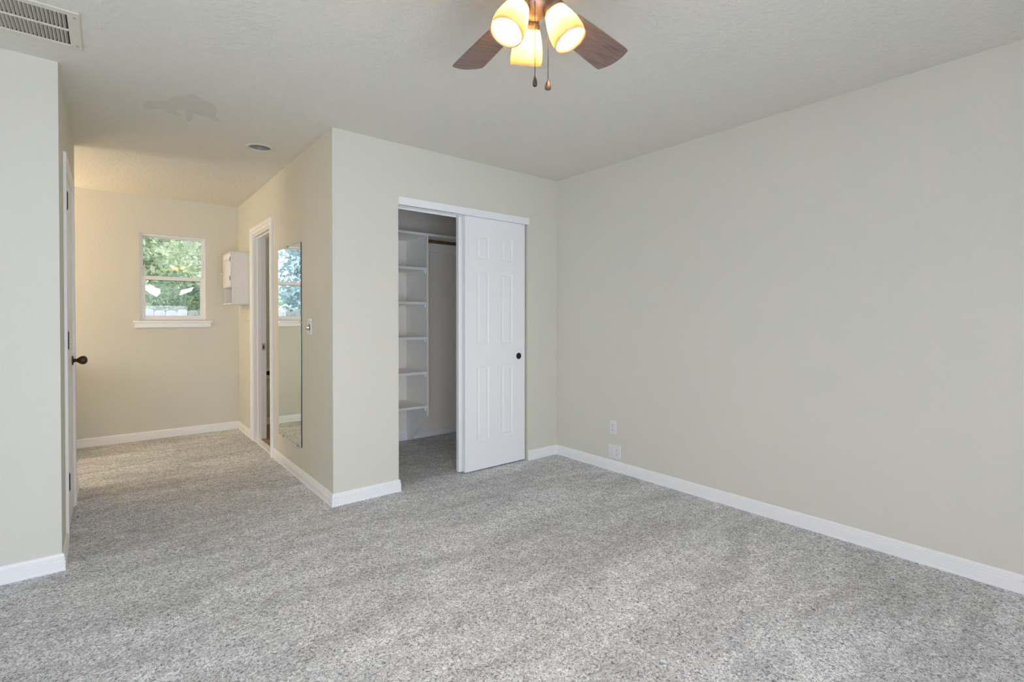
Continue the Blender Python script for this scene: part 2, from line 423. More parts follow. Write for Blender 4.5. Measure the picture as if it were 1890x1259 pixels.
# jamb lining of the bathroom doorway with stop
bm = bmesh.new()
for y0, y1, s in ((BY0, BY0 + .006, 1), (BY1 - .006, BY1, -1)):
    box(bm, (XW - .002, y0, 0), (XW + .114, y1, 2.03))
    ys = (y1, y1 + .010) if s == 1 else (y0 - .010, y0)
    box(bm, (XW + .035, ys[0], 0), (XW + .072, ys[1], 2.018))
box(bm, (XW - .002, BY0 + .006, 2.018), (XW + .114, BY1 - .006, 2.03))
box(bm, (XW + .035, BY0 + .016, 2.008), (XW + .072, BY1 - .016, 2.018))
jb = struct(link('trim_3', bm, M['trim'], bevel=.001))
bm = bmesh.new(); box(bm, (XW + .074, BY1 - .0085, .895), (XW + .104, BY1 - .006, .965)); box(bm, (XW + .083, BY1 - .0092, .915), (XW + .095, BY1 - .0085, .945), 1)
link('strike_plate', bm, [M['chrome'], M['slot']], jb)
bm = bmesh.new(); box(bm, (XW - .004, BY0 + .006, 0), (XW + .058, BY1 - .006, .012)); struct(link('trim_4', bm, M['trim'], bevel=.004), 'pale threshold strip under the bathroom doorway')

# ---------------------------------------------------------------- six panel door leaf, local XZ plane, face towards -Y
def leaf_mesh(w, h, t, xs, zs, depth=.0042):
    bm = bmesh.new()
    X = sorted({0, w, *[v for p in xs for v in p]}); Z = sorted({0, h, *[v for p in zs for v in p]})
    def side(y, flip):
        G = [[bm.verts.new((x, y, z)) for z in Z] for x in X]; pan = []
        for i in range(len(X) - 1):
            for k in range(len(Z) - 1):
                q = [G[i][k], G[i + 1][k], G[i + 1][k + 1], G[i][k + 1]]
                f = bm.faces.new(q[::-1] if flip else q)
                if (X[i], X[i + 1]) in xs and (Z[k], Z[k + 1]) in zs: pan.append(f)
        return G, pan
    A, pa = side(0, False); B, pb = side(t, True)
    nx, nz = len(X), len(Z)
    for i in range(nx - 1):
        bm.faces.new([A[i][0], B[i][0], B[i + 1][0], A[i + 1][0]]); bm.faces.new([A[i][-1], A[i + 1][-1], B[i + 1][-1], B[i][-1]])
    for k in range(nz - 1):
        bm.faces.new([A[0][k], A[0][k + 1], B[0][k + 1], B[0][k]]); bm.faces.new([A[-1][k], B[-1][k], B[-1][k + 1], A[-1][k + 1]])
    bmesh.ops.recalc_face_normals(bm, faces=bm.faces)
    for th, dp in ((.010, -depth), (.006, 0), (.016, depth * .8)):
        bmesh.ops.inset_individual(bm, faces=pa + pb, thickness=th, depth=dp, use_even_offset=True)
    return bm
def door_leaf(name, w, xs, zs, m, loc, rz=0, h=2.005, t=.035):
    o = link(name, leaf_mesh(w, h, t, xs, zs), m, bevel=.0012); o.location = loc; o.rotation_euler = (0, 0, rz)
    return struct(o)
ZS = [(.235, .822), (.998, 1.572), (1.676, 1.866)]
XS = [(.110, .232), (.354, .476)]
SZ = .010
d2 = door_leaf('door_2', .611, XS, ZS, M['door'], (-.969, .020, SZ))
d2['label'] = 'front white six panel sliding closet door with black finger pull'
bm = bmesh.new()
lathe(bm, (.543, .0015, .888), (0, -1, 0), [(0, .027), (.0025, .027), (.004, .025), (.003, .021), (.0025, .019), (.0022, 0)], 36)
link('finger_pull', bm, M['black'], d2, smooth=False)
d3 = door_leaf('door_3', .611, XS, ZS, M['door'], (-.999, .066, SZ))
d3['label'] = 'rear white sliding closet door, only its left edge showing behind the front one'
# head trim (fascia) and track of the closet
bm = bmesh.new(); box(bm, (CX0, -.013, 2.014), (CX1 + .002, 0, 2.068)); box(bm, (CX0, 0, 2.014), (CX1 + .002, .012, 2.03))
struct(link('trim_5', bm, M['door'], bevel=.001), 'white fascia board above the closet opening')
bm = bmesh.new()
box(bm, (CX0, .014, 2.020), (CX1, .104, 2.03)); box(bm, (CX0, .058, 2.016), (CX1, .062, 2.020)); box(bm, (CX0, .102, 2.008), (CX1, .106, 2.02))
struct(link('trim_6', bm, M['trim']), 'sliding door track under the closet head')

# ---------------------------------------------------------------- left door
lw = LY1 - LY0 - .006
lx = [(.095, .095 + .185), (lw - .28, lw - .095)]
d1 = door_leaf('door_1', lw, lx, ZS, M['door'], (XL + .002, LY0 + .003, .012), rz=math.pi / 2)
d1['label'] = 'white panel door in the left wall with dark bronze knob and hinges'
bm = bmesh.new()
lathe(bm, (lw - .075, 0, .937), (0, -1, 0), [(0, .030), (.004, .030), (.007, .026), (.008, .013), (.022, .0105), (.026, .013), (.034, .021), (.045, .0265), (.056, .0275), (.066, .024), (.073, .014), (.075, 0)], 36)
link('door_knob', bm, M['bronze'], d1, smooth=True)
for z in (1.833, 1.083, .32):
    bm = bmesh.new()
    for k in range(5): cyl(bm, (.0015, -.0085, z - .044 + k * .0182), (.0015, -.0085, z - .044 + k * .0182 + .0168), .0062, 12)
    cyl(bm, (.0015, -.0085, z - .050), (.0015, -.0085, z + .052), .0035, 10)
    box(bm, (.0005, -.0085, z - .044), (.0025, .0, z + .047))
    link('hinge', bm, M['hinge'], d1)
# jamb behind the left door
bm = bmesh.new(); box(bm, (XL - .115, LY0 - .0, 0), (XL, LY0 + .0025, 2.03)); box(bm, (XL - .115, LY1 - .0025, 0), (XL, LY1, 2.03)); box(bm, (XL - .115, LY0, 2.022), (XL, LY1, 2.03))
struct(link('trim_7', bm, M['trim']))

# ---------------------------------------------------------------- window in the far wall
win = bpy.data.objects.new('window_1', None); COL.objects.link(win); win.location = ((WX0 + WX1) / 2, D, WZ0); struct(win, 'white vinyl single hung window in the far wall')
wl = Vector(win.location)
def wpart(name, boxes, m, bevel=.0015):
    bm = bmesh.new()
    for a, b in boxes: box(bm, Vector(a) - wl, Vector(b) - wl)
    return link(name, bm, m, win, bevel=bevel)
y0 = D + .018; y1 = D + .105; fw = .020
wpart('window_frame', [((WX0, y0, WZ0), (WX0 + fw, y1, WZ1)), ((WX1 - fw, y0, WZ0), (WX1, y1, WZ1)), ((WX0 + fw, y0, WZ1 - fw), (WX1 - fw, y1, WZ1)), ((WX0 + fw, y0, WZ0), (WX1 - fw, y1, WZ0 + fw * .8))], M['vinyl'])
MZ = 1.617
a0, a1 = WX0 + fw, WX1 - fw
ls = wpart('lower_sash', [((a0, D + .024, WZ0 + .016), (a0 + .028, D + .052, MZ + .028)), ((a1 - .028, D + .024, WZ0 + .016), (a1, D + .052, MZ + .028)),
                     ((a0 + .028, D + .024, WZ0 + .016), (a1 - .028, D + .052, WZ0 + .05)), ((a0 + .028, D + .024, MZ - .012), (a1 - .028, D + .052, MZ + .028))], M['vinyl'])
us = wpart('upper_sash', [((a0, D + .060, MZ - .005), (a0 + .012, D + .088, WZ1 - fw)), ((a1 - .012, D + .060, MZ - .005), (a1, D + .088, WZ1 - fw)),
                     ((a0 + .012, D + .060, MZ - .005), (a1 - .012, D + .088, MZ + .022)), ((a0 + .012, D + .060, WZ1 - fw - .012), (a1 - .012, D + .088, WZ1 - fw))], M['vinyl'])
def wsub(name, a, b, m, par):
    bm = bmesh.new(); box(bm, Vector(a) - wl, Vector(b) - wl); return link(name, bm, m, par)
wsub('pane', (a0 + .026, D + .037, WZ0 + .048), (a1 - .026, D + .0375, MZ - .010), M['glass'], ls)
wsub('pane', (a0 + .010, D + .074, MZ + .020), (a1 - .010, D + .0745, WZ1 - fw - .010), M['glass'], us)
wsub('gasket', (a0 + .028, D + .0235, MZ - .0155), (a1 - .028, D + .038, MZ - .012), M['slot'], ls)
bm = bmesh.new(); xm = (a0 + a1) / 2 + .0
box(bm, Vector((xm - .032, D + .019, MZ + .010)) - wl, Vector((xm - .008, D + .024, MZ + .018)) - wl)
link('sash_latch', bm, M['plate'], ls, bevel=.001)
# stool and apron
wpart('window_sill', [((-2.930, D - .034, WZ0 - .021), (-2.255, D + .024, WZ0))], M['trim'], .004)
wpart('window_apron', [((-2.915, D - .013, 1.124), (-2.270, D, WZ0 - .021)), ((-2.915, D - .016, 1.124), (-2.270, D, 1.137))], M['trim'], .002)

# windows of the main room, behind the lens
def plain_window(name, axis, c, lo, hi, z0, z1, label):
    w = bpy.data.objects.new(name, None); COL.objects.link(w); struct(w, label)
    w.location = (c, (lo + hi) / 2, z0) if axis == 'x' else ((lo + hi) / 2, c, z0)
    off = Vector(w.location)
    def bx(nm, pieces, m):
        bm = bmesh.new()
        for (u0, u1, za, zb, t) in pieces:
            a, b = ((c - t, u0, za), (c + t, u1, zb)) if axis == 'x' else ((u0, c - t, za), (u1, c + t, zb))
            box(bm, Vector(a) - off, Vector(b) - off)
        return link(nm, bm, m, w)
    mid = (lo + hi) / 2
    bx('window_frame', [(lo, lo + .05, z0, z1, .03), (hi - .05, hi, z0, z1, .03), (lo + .05, hi - .05, z0, z0 + .05, .03), (lo + .05, hi - .05, z1 - .05, z1, .03), (mid - .025, mid + .025, z0 + .05, z1 - .05, .028)], M['vinyl'])
    bx('pane', [(lo + .05, mid - .025, z0 + .05, z1 - .05, .002), (mid + .025, hi - .05, z0 + .05, z1 - .05, .002)], M['glass'])
plain_window('window_2', 'y', REAR - .07, -4.65, -1.65, .0, 2.05, 'white framed sliding glass door in the rear wall')
plain_window('window_4', 'x', SIDE - .07, 1.6, 2.35, .9, 1.8, 'small white window at the left end of the alcove')
plain_window('window_3', 'x', SIDE - .07, -2.95, -1.25, .75, 2.1, 'wide white window in the side wall')

# ---------------------------------------------------------------- ceiling vent
def ceiling_vent():
    cx, cy = (VX0 + VX1) / 2, (VY0 + VY1) / 2; hx, hy = (VX1 - VX0) / 2, (VY1 - VY0) / 2
    t = thing('ceiling_vent', (cx, cy, H), 'long cream louvred return air grille in the ceiling, top left corner', 'vent')
    bm = bmesh.new(); f = .034; fe = .040
    for (a, b) in (((-hx, -hy, -.007), (hx, -hy + f, 0)), ((-hx, hy - f, -.007), (hx, hy, 0)), ((-hx, -hy + f, -.007), (-hx + fe, hy - f, 0)), ((hx - fe, -hy + f, -.007), (hx, hy - f, 0))):
        box(bm, a, b)
    box(bm, (-hx + fe, -.007, -.006), (hx - fe, .007, 0))
    link('frame', bm, M['vent'], t, bevel=.002)
    bm = bmesh.new(); x = -hx + fe + .004
    while x < hx - fe - .003:
        for y0, y1 in ((-hy + f, -.007), (.007, hy - f)):
            extrude_poly(bm, [(x, y0, -.004), (x + .0016, y0, -.0055), (x + .0095, y0, .006), (x + .0080, y0, .0075)], (0, y1 - y0, 0))
        x += .0127
    link('slats', bm, M['vent'], t)
    bm = bmesh.new(); z1 = .085; ix, iy = hx - .022, hy - .022
    for a, b in (((-ix, -iy, z1), (ix, iy, z1 + .004)), ((-ix - .004, -iy, .001), (-ix, iy, z1)), ((ix, -iy, .001), (ix + .004, iy, z1)), ((-ix, -iy - .004, .001), (ix, -iy, z1)), ((-ix, iy, .001), (ix, iy + .004, z1))): box(bm, a, b)
    link('duct', bm, M['duct'], t)
    for sx in (-1, 1):
        for sy in (-1, 1):
            bm = bmesh.new(); lathe(bm, (sx * (hx - .017), sy * (hy - .042), -.007), (0, 0, -1), [(0, .0055), (.0012, .0045), (.0018, 0)], 14)
            link('screw', bm, M['can'], t)
ceiling_vent()

# ---------------------------------------------------------------- recessed light
t = thing('recessed_light', (RCX, RCY, H), 'round unlit recessed ceiling light in front of the hallway', 'light')
bm = bmesh.new(); lathe(bm, (0, 0, 0), (0, 0, -1), [(0, .095), (.003, .094), (.006, .084), (.005, .072), (0, .069), (-.004, .069)], 40, cap=False)
link('trim_ring', bm, M['vent'], t, smooth=True)
bm = bmesh.new(); lathe(bm, (0, 0, .001), (0, 0, 1), [(0, .070), (.02, .066), (.06, .062), (.09, .060), (.094, .0)], 40, cap=False)
link('can', bm, M['can'], t, smooth=True)
bm = bmesh.new(); lathe(bm, (0, 0, .085), (0, 0, -1), [(0, .02), (.014, .025), (.028, .045), (.036, .050), (.045, .042), (.050, .02), (.052, 0)], 32)
link('reflector_bulb', bm, M['lens'], t, smooth=True)

# ---------------------------------------------------------------- thin smooth patch, slightly darker than the textured ceiling
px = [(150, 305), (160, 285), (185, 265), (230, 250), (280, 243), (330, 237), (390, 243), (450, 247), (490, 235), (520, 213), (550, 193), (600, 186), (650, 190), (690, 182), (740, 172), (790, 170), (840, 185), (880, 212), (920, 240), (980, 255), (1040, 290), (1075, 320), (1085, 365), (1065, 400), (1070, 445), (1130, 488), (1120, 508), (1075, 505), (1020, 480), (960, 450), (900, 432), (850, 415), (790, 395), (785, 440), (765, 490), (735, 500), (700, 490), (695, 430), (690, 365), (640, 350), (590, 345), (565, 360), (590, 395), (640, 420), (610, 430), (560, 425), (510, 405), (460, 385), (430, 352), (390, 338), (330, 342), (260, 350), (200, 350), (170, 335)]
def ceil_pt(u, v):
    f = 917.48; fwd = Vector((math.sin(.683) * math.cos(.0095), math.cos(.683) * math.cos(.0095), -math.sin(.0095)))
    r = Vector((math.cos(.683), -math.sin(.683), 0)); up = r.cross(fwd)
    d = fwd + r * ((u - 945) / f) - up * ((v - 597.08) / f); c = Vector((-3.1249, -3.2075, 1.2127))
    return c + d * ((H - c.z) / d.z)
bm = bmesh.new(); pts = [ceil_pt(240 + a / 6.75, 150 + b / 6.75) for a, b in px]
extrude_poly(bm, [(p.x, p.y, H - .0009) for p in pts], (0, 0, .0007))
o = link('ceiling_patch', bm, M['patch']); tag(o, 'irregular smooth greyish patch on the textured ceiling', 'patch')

# ---------------------------------------------------------------- wall mirror
my0, my1, mz0, mz1 = .655, 1.280, .250, 1.784
t = thing('wall_mirror', (XW, (my0 + my1) / 2, mz0), 'tall frameless mirror clipped to the hallway wall beside the bathroom doorway', 'mirror')
hw = (my1 - my0) / 2; hh = mz1 - mz0
bm = bmesh.new(); box(bm, (-.0065, -hw, 0), (-.0015, hw, hh), 0)
link('backing', bm, M['mirror_edge'], t)
bm = bmesh.new(); box(bm, (-.0072, -hw + .002, .002), (-.0066, hw - .002, hh - .002))
link('glass', bm, M['mirror'], t)
for y, z, dy in ((.03, hh, 1), (hw - .13, -.0, -1), (-hw + .09, 0, -1), (hw, hh * .61, 2), (-hw, hh * .61, 3)):
    bm = bmesh.new()
    if dy in (1, -1):
        s = dy; box(bm, (-.0105, y - .011, min(z - s * .012, z + s * .008)), (-.0078, y + .011, max(z - s * .012, z + s * .008))); box(bm, (-.0105, y - .011, min(z + s * .001, z + s * .008)), (0, y + .011, max(z + s * .001, z + s * .008)))
    else:
        s = 1 if dy == 2 else -1
        box(bm, (-.0105, min(y - s * .012, y + s * .007), z - .009), (-.0078, max(y - s * .012, y + s * .007), z + .009)); box(bm, (-.0105, min(y + s * .001, y + s * .007), z - .009), (0, max(y + s * .001, y + s * .007), z + .009))
    link('mirror_clip', bm, M['chrome'], t, bevel=.001)

# ---------------------------------------------------------------- rotary wall control
t = thing('fan_control', (XW, .463, 1.157), 'small silvery plate with a round rotary knob beside the mirror', 'switch')
bm = bmesh.new(); box(bm, (-.007, -.045, -.056), (0, .045, .056)); link('plate', bm, M['plate'], t, bevel=.003)
bm = bmesh.new(); box(bm, (-.010, -.045, .042), (-.006, .045, .0555)); link('top_bar', bm, M['chrome'], t, bevel=.002)
bm = bmesh.new(); box(bm, (-.010, -.045, -.0555), (-.006, .045, -.049)); link('bottom_bar', bm, M['chrome'], t, bevel=.002)
bm = bmesh.new(); lathe(bm, (-.007, 0, -.006), (-1, 0, 0), [(0, .020), (.003, .020), (.005, .017), (.020, .015), (.022, .012), (.022, 0)], 32); link('knob', bm, M['chrome'], t)
bm = bmesh.new(); lathe(bm, (-.007, -.002, -.006), (-1, 0, 0), [(0, .0235), (.0015, .0235), (.002, .021)], 32); link('knob_ring', bm, M['hinge'], t)

# ---------------------------------------------------------------- robe hook under the cabinet
t = thing('robe_hook', (XW, 2.395, 1.225), 'small white hook on the wall below the white cabinet', 'hook')
bm = bmesh.new(); box(bm, (-.004, -.012, -.028), (0, .012, .03)); link('backplate', bm, M['plate'], t, bevel=.002)
bm = bmesh.new(); pr = None
for k in range(9):
    a = math.pi * (k / 8); p = Vector((-.004 - .016 + .016 * math.cos(a), 0, -.012 - .018 * math.sin(a)))
    if pr is not None: cyl(bm, pr, p, .0035, 10)
    pr = p
lathe(bm, pr, (0, 0, 1), [(-.004, .003), (0, .006), (.006, .006), (.009, 0)], 12)
link('hook', bm, M['plate'], t, smooth=True)

# ---------------------------------------------------------------- wall cabinet
cy0, cy1, cz0, cz1, cdx = 2.387, 2.785, 1.372, 1.868, .160
t = thing('wall_cabinet', (XW, (cy0 + cy1) / 2, cz0), 'small white wall cabinet with one door above an open cubby', 'cabinet')
hw = (cy1 - cy0) / 2; hh = cz1 - cz0; sh = .155
bm = bmesh.new(); th = .014
box(bm, (-cdx, -hw, 0), (0, -hw + th, hh)); box(bm, (-cdx, hw - th, 0), (0, hw, hh))
box(bm, (-cdx, -hw + th, sh), (0, hw - th, sh + th)); box(bm, (-.006, -hw + th, sh + th), (0, hw - th, hh)); box(bm, (-cdx, -hw + th, hh - th), (-.006, hw - th, hh))
link('body', bm, M['cab'], t, bevel=.001)
bm = bmesh.new(); box(bm, (-.006, -hw + th, 0), (-.001, hw - th, sh)); link('cubby_back', bm, M['cubby'], t)
bm = bmesh.new(); box(bm, (-cdx - .016, -hw - .004, hh), (0, hw + .014, hh + .012)); box(bm, (-cdx - .010, -hw - .002, hh - .006), (-cdx, hw + .008, hh)); link('top_board', bm, M['cab'], t, bevel=.003)
bm = bmesh.new(); box(bm, (-cdx - .014, -hw - .001, -.014), (0, hw + .012, 0)); link('bottom_board', bm, M['cab'], t, bevel=.004)
bm = bmesh.new(); dz0, dz1 = sh + .004, hh - .008; dy0, dy1 = -hw + .003, hw - .003; dx = -cdx - .016
st = .046
for a, b in (((dx, dy0, dz0), (-cdx - .001, dy0 + st, dz1)), ((dx, dy1 - st, dz0), (-cdx - .001, dy1, dz1)), ((dx, dy0 + st, dz0), (-cdx - .001, dy1 - st, dz0 + st)), ((dx, dy0 + st, dz1 - st), (-cdx - .001, dy1 - st, dz1))): box(bm, a, b)
y = dy0 + st
while y < dy1 - st - .01:
    box(bm, (dx + .007, y + .0012, dz0 + st), (-cdx - .003, min(y + .036, dy1 - st) - .0012, dz1 - st)); y += .036
box(bm, (dx + .010, dy0 + st, dz0 + st), (-cdx - .002, dy1 - st, dz1 - st))
dr = link('door', bm, M['cab'], t, bevel=.0012)
bm = bmesh.new(); lathe(bm, (dx, dy1 - .024, (dz0 + dz1) / 2 - .01), (-1, 0, 0), [(0, .009), (.003, .007), (.010, .006), (.015, .012), (.021, .015), (.027, .012), (.030, 0)], 24)
link('knob', bm, M['chrome'], dr, smooth=True)
for z in (dz0 + .085, dz1 - .055):
    bm = bmesh.new(); box(bm, (dx - .0015, dy0 + .004, z - .022), (dx, dy0 + .018, z + .022)); cyl(bm, (dx - .002, dy0 + .002, z - .022), (dx - .002, dy0 + .002, z + .022), .003, 10); link('hinge', bm, M['hinge'], dr)

# ---------------------------------------------------------------- outlets
def outlet(name, loc, gangs, label):
    t = thing(name, loc, label, 'outlet')      # on the right wall, facing -X
    w = .070 if gangs == 1 else .122
    bm = bmesh.new(); h = .0575
    A = [(0, -w / 2, -h), (0, w / 2, -h), (0, w / 2, h), (0, -w / 2, h)]; q = .004
    B = [(-.0055, -w / 2 + q, -h + q), (-.0055, w / 2 - q, -h + q), (-.0055, w / 2 - q, h - q), (-.0055, -w / 2 + q, h - q)]
    va = [bm.verts.new(p) for p in A]; vb = [bm.verts.new(p) for p in B]
    bm.faces.new(va); bm.faces.new(vb)
    for i in range(4): bm.faces.new([va[i], va[(i + 1) % 4], vb[(i + 1) % 4], vb[i]])
    link('cover_plate', bm, M['plate'], t, bevel=.001)
    for gy in ([0] if gangs == 1 else [-.026, .026]):
        for s in (-1, 1):
            bm = bmesh.new(); zc = s * .0195
            pts = []
            for k in range(28):
                a = 2 * math.pi * k / 28; pts.append((-.0055, gy + .0165 * math.cos(a), zc + max(-.0115, min(.0115, .0165 * math.sin(a)))))
            extrude_poly(bm, pts, (-.0022, 0, 0))
            r = link('receptacle', bm, M['plate'], t)
            bm = bmesh.new(); x = -.0079
            if not (gangs == 2 and gy < 0):
                box(bm, (x, gy - .0070, zc - .002), (x + .0008, gy - .0050, zc + .0065)); box(bm, (x, gy + .0050, zc - .001), (x + .0008, gy + .0068, zc + .0060))
                lathe(bm, (x + .0004, gy, zc - .0065), (-1, 0, 0), [(0, .0026), (.0005, .0026)], 12)
            else:
                box(bm, (x, gy - .005, zc - .004), (x + .0008, gy + .005, zc + .004))
            link('slots', bm, M['slot'] if gangs == 1 else M['can'], r)
        bm = bmesh.new(); lathe(bm, (-.0055, gy, 0), (-1, 0, 0), [(0, .0032), (.0012, .0026), (.0014, 0)], 12); link('screw', bm, M['can'], t)
outlet('wall_outlet', (0, -.645, .345), 1, 'white duplex outlet on the right wall, the upper of two plates')
outlet('outlet_plate', (0, -.662, .153), 2, 'wider pale plate with jacks just above the right baseboard')

# ---------------------------------------------------------------- closet shelving
SX0, SXP, SY0, SY1 = XW + .118, -.811, .897, 1.314
t = thing('closet_shelving', (SXP, SY1, 0), 'built-in white closet shelves with a slanted side panel', 'shelves')
ox, oy = SXP, SY1
def loc(a): return (a[0] - ox, a[1] - oy, a[2])
bm = bmesh.new(); box(bm, loc((SX0, SY0, 1.988)), loc((-.006, SY1 - .001, 2.011))); link('top_shelf', bm, M['shelf'], t, bevel=.0015)
bm = bmesh.new(); extrude_poly(bm, [loc((SXP, y, z)) for y, z in ((SY0, 1.988), (SY1 - .002, 1.988), (SY1 - .002, .09), (SY1 - .016, .012), (SY1 - .085, .012), (SY0, .302))], (.018, 0, 0)); link('side_panel', bm, M['shelf'], t, bevel=.001)
for z in (1.689, 1.368, 1.043, .718, .402):
    bm = bmesh.new(); box(bm, loc((SX0, SY0 + .002, z - .024)), loc((SXP, SY1 - .002, z))); s = link('shelf', bm, M['shelf'], t, bevel=.0015)
    bm = bmesh.new(); box(bm, loc((SXP - .012, SY0 + .02, z - .05)), loc((SXP, SY1 - .03, z - .024))); link('cleat', bm, M['shelf'], s)
bm = bmesh.new(); box(bm, loc((SXP + .018, SY1 - .020, 1.90)), loc((-.006, SY1 - .001, 1.988))); link('cleat', bm, M['shelf'], t)
dv = Vector((-.40 - ox, 1.0 - oy, 1.957))
bm = bmesh.new(); cyl(bm, (SXP + .018 + .40, 0, 0), (-.006 + .40, 0, 0), .0165, 24); rod = link('closet_rod', bm, M['rod'], t, loc=dv); rod['label'] = 'dark wooden closet rod'
for x in (SXP + .018 + .40, -.006 + .40):
    bm = bmesh.new(); s = 1 if x < .2 else -1; lathe(bm, (x, 0, 0), (s, 0, 0), [(0, .03), (.004, .03), (.006, .021), (.014, .021)], 24); link('rod_socket', bm, M['shelf'], rod)

# ---------------------------------------------------------------- toilet paper in the bathroom
t = thing('toilet_paper', (-1.722, 2.87, .60), 'white toilet paper roll with dark core, seen through the bathroom doorway', 'toilet paper')
bm = bmesh.new(); lathe(bm, (0, .0, 0), (0, 1, 0), [(0, .024), (0, .058), (.003, .062), (.080, .062), (.083, .058), (.083, .024), (0, .024)], 36, cap=False); link('roll', bm, M['paper'], t)
bm = bmesh.new(); cyl(bm, (0, -.006, 0), (0, .0885, 0), .0235, 24); link('spindle', bm, M['black'], t)

# ---------------------------------------------------------------- ceiling fan
FX, FY = -2.05, -2.0
fan = thing('ceiling_fan', (FX, FY, H), 'bronze ceiling fan with wooden blades and three lit amber glass shades', 'fan')
bm = bmesh.new(); lathe(bm, (0, 0, 0), (0, 0, -1), [(0, .065), (.012, .066), (.030, .058), (.045, .030), (.050, .016), (.07, .014)], 40); link('canopy', bm, M['fan_metal'], fan, smooth=True)
bm = bmesh.new(); lathe(bm, (0, 0, -.066), (0, 0, -1), [(0, .030), (.006, .075), (.020, .108), (.045, .118), (.080, .118), (.100, .104), (.108, .080), (.110, .06)], 48); link('motor_housing', bm, M['fan_metal'], fan, smooth=True)
bm = bmesh.new(); lathe(bm, (0, 0, -.176), (0, 0, -1), [(0, .058), (.010, .060), (.040, .056), (.062, .046), (.074, .030), (.080, .012), (.081, 0)], 40); lk = link('light_fitter', bm, M['fan_metal'], fan, smooth=True)
BZ = 2.243 - H
R1 = .515
def blade(ang):
    d = Vector((math.cos(ang), math.sin(ang), 0)); n = Vector((-d.y, d.x, 0))
    tl = R(-12); nn = n * math.cos(tl) + Vector((0, 0, 1)) * math.sin(tl); kk = d.cross(nn)
    def P(r, s, k=0): return d * r + nn * s + kk * k + Vector((0, 0, BZ))
    out = []
    for r, w in ((.150, .034), (.158, .046), (.175, .054), (.26, .060), (.38, .066), (.48, .070), (.498, .068)): out.append((r, -w))
    for k in range(1, 10):
        s = -.066 + .132 * k / 10; out.append((.498 + .020 * (1 - (s / .068) ** 2), s))
    for r, w in ((.498, .068), (.48, .070), (.38, .066), (.26, .060), (.175, .054), (.158, .046), (.150, .034)): out.append((r, w))
    bm = bmesh.new(); extrude_poly(bm, [P(r, s, -.003) for r, s in out], kk * .006)
    b = link('blade', bm, M['wood'], fan, bevel=.0015)
    bm = bmesh.new()
    extrude_poly(bm, [P(r, s, -.0075) for r, s in ((.085, -.014), (.13, -.012), (.165, -.034), (.205, -.036), (.222, -.018), (.235, 0), (.222, .018), (.205, .036), (.165, .034), (.13, .012), (.085, .014))], kk * .0045)
    for r, s in ((.185, -.022), (.185, .022), (.218, 0)): lathe(bm, P(r, s, -.0075), -kk if kk.z > 0 else kk, [(0, .005), (.002, .004), (.003, 0)], 10)
    link('blade_iron', bm, M['fan_metal'], b)
for k in range(5): blade(R(9.5 + 72 * k))
TL = R(27)
for k in range(3):
    a = R(62.5 + 120 * k); o_ = Vector((math.cos(a), math.sin(a), 0)); ax = o_ * math.sin(TL) + Vector((0, 0, -1)) * math.cos(TL)
    mouth = o_ * .120 + Vector((0, 0, 2.09 - H)); top = mouth - ax * .118
    bm = bmesh.new()
    s0 = o_ * .030 + Vector((0, 0, -.205)); prv = s0
    mid = top - ax * .030
    lathe(bm, s0, mid - s0, [(0, .011), ((mid - s0).length, .011)], 16)
    lathe(bm, top, -ax, [(-.012, .034), (-.010, .036), (.004, .036), (.008, .032), (.026, .029), (.040, .018), (.044, .0)], 32)
    arm = link('lamp_holder', bm, M['fan_metal'], fan, smooth=True)
    bm = bmesh.new()
    prof = [(0, .028), (.002, .034), (.015, .0385), (.040, .046), (.070, .0525), (.095, .0545), (.118, .0525)]
    inner = [(t_, r_ - .0022) for t_, r_ in prof[::-1]]
    lathe(bm, top, ax, prof + inner, 48, cap=False)
    link('lamp_shade', bm, M['shade'], fan, smooth=True)
    bm = bmesh.new(); lathe(bm, top + ax * .012, ax, [(0, .012), (.012, .013), (.026, .019), (.042, .0235), (.055, .022), (.066, .014), (.070, 0)], 28)
    link('bulb', bm, M['bulb'], arm, smooth=True)
def chain(x, y, ztop, zball, kind):
    bm = bmesh.new(); z = ztop
    cyl(bm, (x, y, ztop), (x, y, zball), .0010, 6)
    while z > zball + .003:
        bmesh.ops.create_icosphere(bm, subdivisions=1, radius=.0018, matrix=Matrix.Translation((x, y, z))); z -= .0052
    c = link('pull_chain', bm, M['bronze'], fan)
    bm = bmesh.new()
    if kind == 'drop': lathe(bm, (x, y, zball + .002), (0, 0, -1), [(0, .002), (.003, .0026), (.006, .0035), (.014, .0072), (.022, .0103), (.029, .0108), (.033, .0095), (.035, .006), (.036, 0)], 24)
    else: lathe(bm, (x, y, zball + .002), (0, 0, -1), [(0, .002), (.003, .003), (.012, .0052), (.022, .0072), (.030, .0068), (.034, .005), (.035, 0)], 24)
    link('pull_fob', bm, M['rod'] if kind == 'drop' else M['bronze'], c, smooth=True)
rgt = Vector((math.cos(.683), -math.sin(.683), 0)); fwv = Vector((math.sin(.683), math.cos(.683), 0))
p1 = -fwv * .052; p2 = rgt * .046 + fwv * .02
CH = [(p1, 2.205 - H, 1.972 - H, 'fob'), (p2, 2.215 - H, 1.995 - H, 'drop')]
for p, a, b, k in CH: chain(p.x, p.y, a, b, k)

